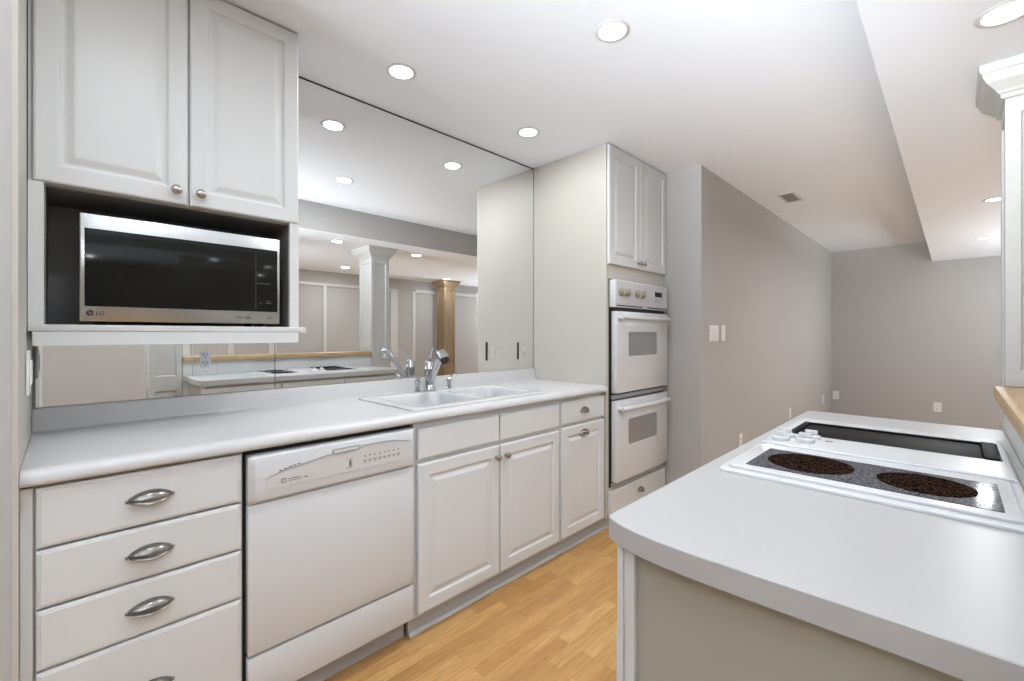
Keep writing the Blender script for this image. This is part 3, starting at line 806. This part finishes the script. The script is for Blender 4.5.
def column(x0, x1, y0, y1, ztop, m, name, label, zsplit, skip=()):
    t = thing(name, label, 'column', ((x0+x1)/2, (y0+y1)/2, 0))
    bm = newbm()
    faces = {'-x': ((x0, y1, 0), (0, -1, 0), (-1, 0, 0), y1-y0), '+x': ((x1, y0, 0), (0, 1, 0), (1, 0, 0), y1-y0),
             '+y': ((x1, y1, 0), (-1, 0, 0), (0, 1, 0), x1-x0), '-y': ((x0, y0, 0), (1, 0, 0), (0, -1, 0), x1-x0)}
    P = [(.0, 0), (.036, 0), (.038, -.003), (.040, -.008), (.046, -.011), (.050, -.011)]
    add_box(bm, x0+.013, x1-.013, y0+.013, y1-.013, 0, ztop-.002)
    for k, (o, a, n, wd) in faces.items():
        zs = zsplit.get(k, [(.0, .86), (.86, ztop-.002)])
        for za, zb in zs:
            f = frame((o[0], o[1], za), a, n)
            loops = []
            for ins, dd in P:
                ib = ins + (.02 if za > .01 and ins > 0 else (.07 if ins > 0 else 0)); it_ = ins + (.13 if zb > 1.5 and ins > 0 else (.02 if ins > 0 else 0))
                h = zb-za
                loops.append([bm.verts.new(f(p, q, dd)) for p, q in ((ins, ib), (wd-ins, ib), (wd-ins, h-it_), (ins, h-it_))])
            for A, B in zip(loops, loops[1:]):
                for i in range(4): bm.faces.new((A[i], A[(i+1) % 4], B[(i+1) % 4], B[i]))
            bm.faces.new(loops[-1])
    obj('shaft', bm, m, t)
    bm = newbm()
    pr = [(0, .116), (.004, .116), (.010, .112), (.012, .100), (.018, .096), (.022, .088), (.034, .074), (.047, .060), (.056, .040), (.057, .030), (.061, .028), (.064, .020), (.065, 0)]
    add_loft(bm, [[(x, y, ztop-.001-d) for x, y in ((x0-o, y0-o), (x1+o, y0-o), (x1+o, y1+o), (x0-o, y1+o))] for o, d in pr])
    obj('capital', bm, m, t)
    bm = newbm()
    add_loft(bm, [[(x, y, d) for x, y in ((x0-o, y0-o), (x1+o, y0-o), (x1+o, y1+o), (x0-o, y1+o))] for o, d in ((.018, 0.0005), (.018, .09), (.012, .10), (.004, .11), (.001, .112))])
    obj('base', bm, m, t)
    place(t)
    return t
sp = {'-x': [(0, .86), (1.069, ZS-.002)]}
column(2.312, 2.520, -.40, -.128, ZS, 'col', 'column', 'white panelled square column at the far end of the oak ledge', {'-x': [(0, 1.03), (1.069, ZS-.002)]})
column(.465, .671, -.40, -.128, ZS, 'col', 'column', 'white panelled column at the near end of the oak ledge, seen in the mirror', {})
column(4.64, 4.87, -2.20, -1.97, ZS, 'oakcol', 'column', 'natural wood panelled column standing near the back wall in the mirror', {})

# ------------------------------------------------------------------ ceiling fittings
def downlight(x, y, z, label, power=LAMP_W, first=[None]):
    if first[0] is None:
        t = thing('recessed_light', label, 'ceiling light', (x, y, z))
        bm = newbm(); add_lathe(bm, [(.052, 0), (.052, -.002), (.055, -.004), (.062, -.0035), (.068, -.0005), (.068, 0)], cap=False, seg=36)
        obj('trim_ring', bm, 'white', t, smooth=True)
        bm = newbm(); add_lathe(bm, [(.052, -.0012), (0, -.0012)], cap=False, seg=36)
        obj('lens', bm, 'lens', t)
        first[0] = t
    else: t = dup(first[0], (x, y, z), label)
    area('recessed_lamp', (x, y, z-.006), (0, 0, 0), .10, .10, power, (.93, .965, 1.0), True)
    return t
downlight(1.078, 1.778, ZC, 'round recessed light nearest the mirror, above the dishwasher', 1.8)
downlight(1.927, 1.778, ZC, 'round recessed light over the sink end, next to the oven tower', 3.0)
downlight(1.517, .951, ZC, 'round recessed light in the upper ceiling above the kitchen aisle', 10.5)
downlight(1.930, -.110, ZS, 'large recessed light in the lowered ceiling at the picture corner', 1.2)
downlight(2.930, -.215, ZS, 'recessed light behind the white column, seen right of it in the mirror', 3.0)
downlight(4.545, -.210, ZS, 'recessed light in the lowered ceiling, upper of two left of the column', 11)
downlight(6.305, -.215, ZS, 'recessed light in the lowered ceiling nearest the far wall')
downlight(2.753, -1.72, ZS, 'recessed light in the far room ceiling left of the white column in the mirror')
downlight(4.54, -1.78, ZS, 'recessed light right above the natural wood column in the mirror', 4.0)
downlight(.20, .95, ZC, 'recessed light in the kitchen ceiling above the near aisle end', 3.2)
downlight(.95, -.11, ZS, 'added unseen recessed light in the lowered ceiling above the near end of the oak ledge', 1.2)  # lamp added out of view to light the cabinet fronts
downlight(.90, -1.72, ZS, 'added unseen recessed light in the far room ceiling nearest the near column')  # this and the next two are unseen lamps added for more light
downlight(-.9, -1.0, ZS, 'added unseen recessed light in the far room ceiling by the left wall')
downlight(6.3, -1.78, ZS, 'added unseen recessed light in the far room ceiling beyond the wood column')

t = thing('ceiling_vent', 'small rectangular air vent in the kitchen ceiling near the taupe wall', 'vent', (4.44, 1.005, ZC))
boxes('frame', [(-.165, .165, -.065, -.045, -.006, -.0005), (-.165, .165, .045, .065, -.006, -.0005), (-.165, -.13, -.045, .045, -.006, -.0005), (.13, .165, -.045, .045, -.006, -.0005)], 'white', t)
box('backing', (-.13, .13, -.045, .045, -.002, -.0008), mat('vent_backing_brown', srgb(120, 108, 100), .7), t)  # brownish plate behind the louvres
bm = newbm()
for k in range(9):
    yy = -.040 + .01*k
    vs = [bm.verts.new(p) for p in ((-.13, yy-.003, -.0022), (.13, yy-.003, -.0022), (.13, yy+.003, -.007), (-.13, yy+.003, -.007))]
    bm.faces.new(vs)
bmesh.ops.solidify(bm, geom=bm.faces[:], thickness=.0008)
obj('louvre', bm, mat('vent_louvre', srgb(196, 184, 174), .5), t)

# ------------------------------------------------------------------ groups of repeats
GROUPS = {'recessed_light': 'round recessed ceiling lights', 'wall_outlet': 'white outlets on the taupe walls',
          'light_switch': 'white light switch plates', 'mirror_switch': 'mirrored switch plates right of the faucet',
          'soap_dispenser': 'chrome soap pumps beside the faucet', 'column': 'panelled square columns',
          'wall_mirror': 'mirror sheets above the long worktop'}
for o in bpy.data.objects:
    k = o.name.split('.')[0]
    if o.parent is None and k in GROUPS and 'label' in o: o['group'] = GROUPS[k]
